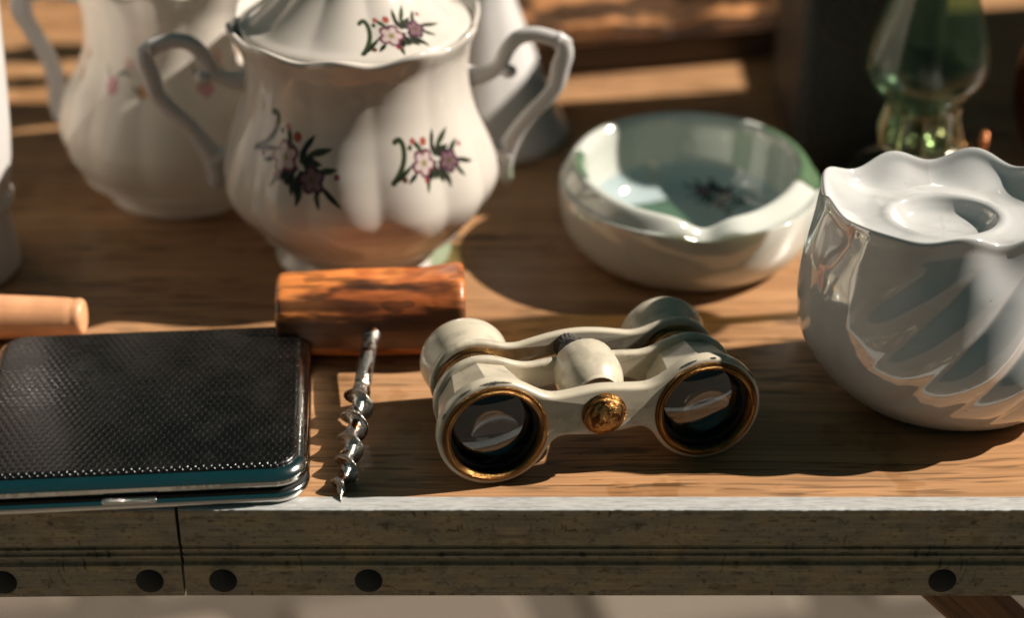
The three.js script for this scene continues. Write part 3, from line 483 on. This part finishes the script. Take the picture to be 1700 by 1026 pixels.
// ---------------------------------------------------------------- oil lamp
{
  const t = thing('oil_lamp', 'small oil lamp with green glass chimney behind twisted pot', 'oil lamp', [146, 0, -182]);
  const dark = phys({ color: C(0.03, 0.028, 0.02), roughness: 0.2 }), gal = std({ color: C(0.4, 0.36, 0.27), metalness: 1, roughness: 0.25 });
  obj('font', vessel([[0, 1], [22, 0.6], [26, 0], [27, 1.5], [24, 6], [20, 9], [21, 13], [25, 15], [25.5, 18], [22, 22], [14, 23.6], [9, 24.4], [0, 24.6]], null, 72, 80), dark, t);
  const b = obj('burner', vessel([[0, 32.6], [8, 32.7], [10, 33.4], [12, 36], [13.8, 38.6], [14.4, 40.4], [13.6, 41], [11, 40.4], [6, 41], [3, 44], [0, 44]], null, 72, 60), gal, t); b.position.y = -8 * mm;
  for (let k = 0; k < 10; k++) { const a = k * TAU / 10 + 0.2, g = sweep([[13.6, 40, 0], [14.2, 44, 0], [13.3, 48.5, 0], [12.2, 53, 0], [12.8, 55.5, 0]], (v) => [0.35, 1.5 - 0.5 * v], 14, 8); g.rotateY(a); obj('prong', g, gal, b); }
  const w = sweep([[0, 41, 0], [0, 46, 0], [0, 52, 0], [0.2, 58, 0]], () => [1.4, 3.2], 10, 12); obj('wick_tube', w, dark, b);
  const stem = new THREE.CylinderGeometry(0.9 * mm, 0.9 * mm, 12 * mm, 10); stem.rotateZ(PI / 2 - 0.35); stem.translate(17.5 * mm, 39 * mm, 1 * mm); obj('wick_stem', stem, brass, b);
  const kn = xf(turned([[0, 1.6], [3, 1.4], [3.6, 0.6], [3.6, -0.6], [3, -1.4], [0, -1.6]], 48, (f, r, k) => r > 3.2 ? r + 0.2 * Math.cos(12 * f) : r), 0, 0, 0, 0, PI / 2 - 0.3, 0); kn.translate(23 * mm, 41 * mm, 1 * mm); obj('wick_knob', kn, std({ color: C(0.55, 0.2, 0.08), metalness: 0.6, roughness: 0.35 }), b);
  const glass = phys({ color: C(0.42, 0.55, 0.4), transmission: 1, thickness: 0, roughness: 0.16, ior: 1.52, side: THREE.DoubleSide });
  obj('chimney', vessel([[12.3, 42], [12.4, 50], [12.5, 54], [13.6, 57], [17.4, 61.5], [20.8, 67], [21.4, 72], [20.2, 79], [17.6, 88], [14.4, 98], [12, 108], [10.8, 120], [10.6, 140], [11, 150]], null, 96, 120), glass, t).position.y = -8 * mm;
}
// ---------------------------------------------------------------- things at the back
{
  const t = thing('wooden_box', 'flat carved brown wooden box with glossy worn lid', 'box', [74, 0, -378], 0.22);
  const carved = tex(512, 512, (u, v) => { const n = fbm(u * 7, v * 5, 151), k = sstep(0.42, 0.6, n), t2 = 1.05 - 0.6 * k; return [0.66 * t2, 0.46 * t2, 0.3 * t2]; }), rel = tex(512, 512, (u, v) => fbm(u * 9, v * 7, 153, 3), false);
  const b = new RoundedBoxGeometry(150 * mm, 15 * mm, 90 * mm, 3, 2 * mm); b.translate(0, 7.5 * mm, 0); obj('base', b, phys({ color: C(0.05, 0.03, 0.018), roughness: 0.5 }), t);
  const NU = 60, lidg = new THREE.BoxGeometry(156 * mm, 7 * mm, 96 * mm, NU, 1, 40); { const p = lidg.attributes.position; for (let i = 0; i < p.count; i++) if (p.getY(i) > 0) p.setY(i, p.getY(i) + (fbm(p.getX(i) * 70 + 9, p.getZ(i) * 70 + 9, 155, 3) - 0.5) * 6 * mm); lidg.computeVertexNormals(); lidg.translate(0, 19 * mm, 0); }
  obj('lid', lidg, phys({ map: carved, bumpMap: rel, bumpScale: 0.002, roughness: 0.3, clearcoat: 0.4, clearcoatRoughness: 0.2 }), t);
}
{
  const t = thing('saucer', 'white porcelain saucer resting on carved wooden box', 'saucer', [104, 26, -392]);
  obj('dish', vessel([[0, 1], [18, 0.8], [20, 0], [21.5, 1], [30, 3.5], [38, 7], [39, 8], [37.5, 8.2], [29, 5], [18, 2.6], [0, 2.4]], null, 96, 70), plainPorcelain, t);
}
{
  const t = thing('leather_case', 'tall black leather box case standing behind the ashtray', 'leather case', [134, 0, -259], -0.04);
  const lea = std({ color: C(0.013, 0.011, 0.008), roughness: 0.55, map: rep(speck, 2, 2), bumpMap: fineBump, bumpScale: 0.0008 });
  const b = new RoundedBoxGeometry(52 * mm, 88 * mm, 97 * mm, 5, 5 * mm); b.translate(0, 44 * mm, 0); obj('body', b, lea, t);
  const l = new RoundedBoxGeometry(55 * mm, 26 * mm, 100 * mm, 5, 5 * mm); l.translate(0, 101.4 * mm, 0); obj('lid', l, lea, t);
}
{
  const t = thing('copper_jug', 'round copper jug with dull brown skin right of oil lamp', 'jug', [224, 0, -236]);
  const cop = std({ color: C(0.5, 0.24, 0.09), metalness: 0.9, roughness: 0.35, map: brassTex });
  obj('body', vessel([[0, 1], [18, 0.6], [20, 0], [21, 1.4], [26, 10], [30, 24], [30, 36], [25, 50], [17, 60], [15, 68], [17, 78], [16.4, 79], [14, 70], [15, 60], [20, 48], [24, 34], [20, 12], [0, 6]], null, 96, 110), cop, t);
  obj('handle', sweep([[14, 72, 0], [24, 76, 0], [34, 66, 0], [35, 48, 0], [26, 34, 0]], () => [1.8, 3], 40, 12), cop, t);
}
{
  const t = thing('shade_crate', 'dark slatted wooden crate added out of frame to shade the back', 'crate', [300, 0, -338]);
  const w = std({ color: C(0.16, 0.1, 0.055), map: rep(speck, 1, 1), roughness: 0.7 });  // crate added out of frame for the shadow it throws across the back
  for (let k = 0; k < 4; k++) for (const z of [-66, 66]) { const g = new RoundedBoxGeometry(110 * mm, 25 * mm, 6 * mm, 2, 1 * mm); g.translate(0, (15 + k * 27.4) * mm, z * mm); obj('slat', g, w, t); }
  for (let k = 0; k < 4; k++) for (const x of [-52, 52]) { const g = new RoundedBoxGeometry(6 * mm, 25 * mm, 124 * mm, 2, 1 * mm); g.translate(x * mm, (15 + k * 27.4) * mm, 0); obj('slat', g, w, t); }
  const f = new RoundedBoxGeometry(96 * mm, 5 * mm, 124 * mm, 2, 1 * mm); f.translate(0, 5 * mm, 0); obj('floor_board', f, w, t);
  const l = new RoundedBoxGeometry(114 * mm, 6 * mm, 140 * mm, 2, 1.5 * mm); l.translate(0, 114 * mm, 0); obj('lid', l, w, t);
}
{
  const t = thing('shade_glass', 'tall stemmed smoky glass added out of frame to shade the table', 'wine glass', [216, 0, -133]);
  const g = phys({ color: C(0.42, 0.4, 0.26), transmission: 1, thickness: 0, roughness: 0.1, ior: 1.52, side: THREE.DoubleSide });  // unseen glass, its bowl shaped to shade the table before the ashtray
  obj('bowl', vessel([[3, 118], [5, 120], [10, 126], [13.6, 136], [14.4, 150], [14, 170], [13.2, 190]], (f, r, h) => [r * (1 + 0.02 * Math.cos(7 * f)), h], 96, 80), g, t);
  obj('stem', vessel([[4, 3.4], [3.2, 8], [2.4, 30], [2.3, 80], [2.6, 110], [3.2, 118.4]], null, 32, 60), g, t);
  obj('foot', vessel([[0, 0.6], [24, 0], [28, 0], [28.6, 0.8], [26, 1.6], [10, 2.4], [4, 3.6]], null, 64, 40), g, t);
}
renderer.render(scene, camera);
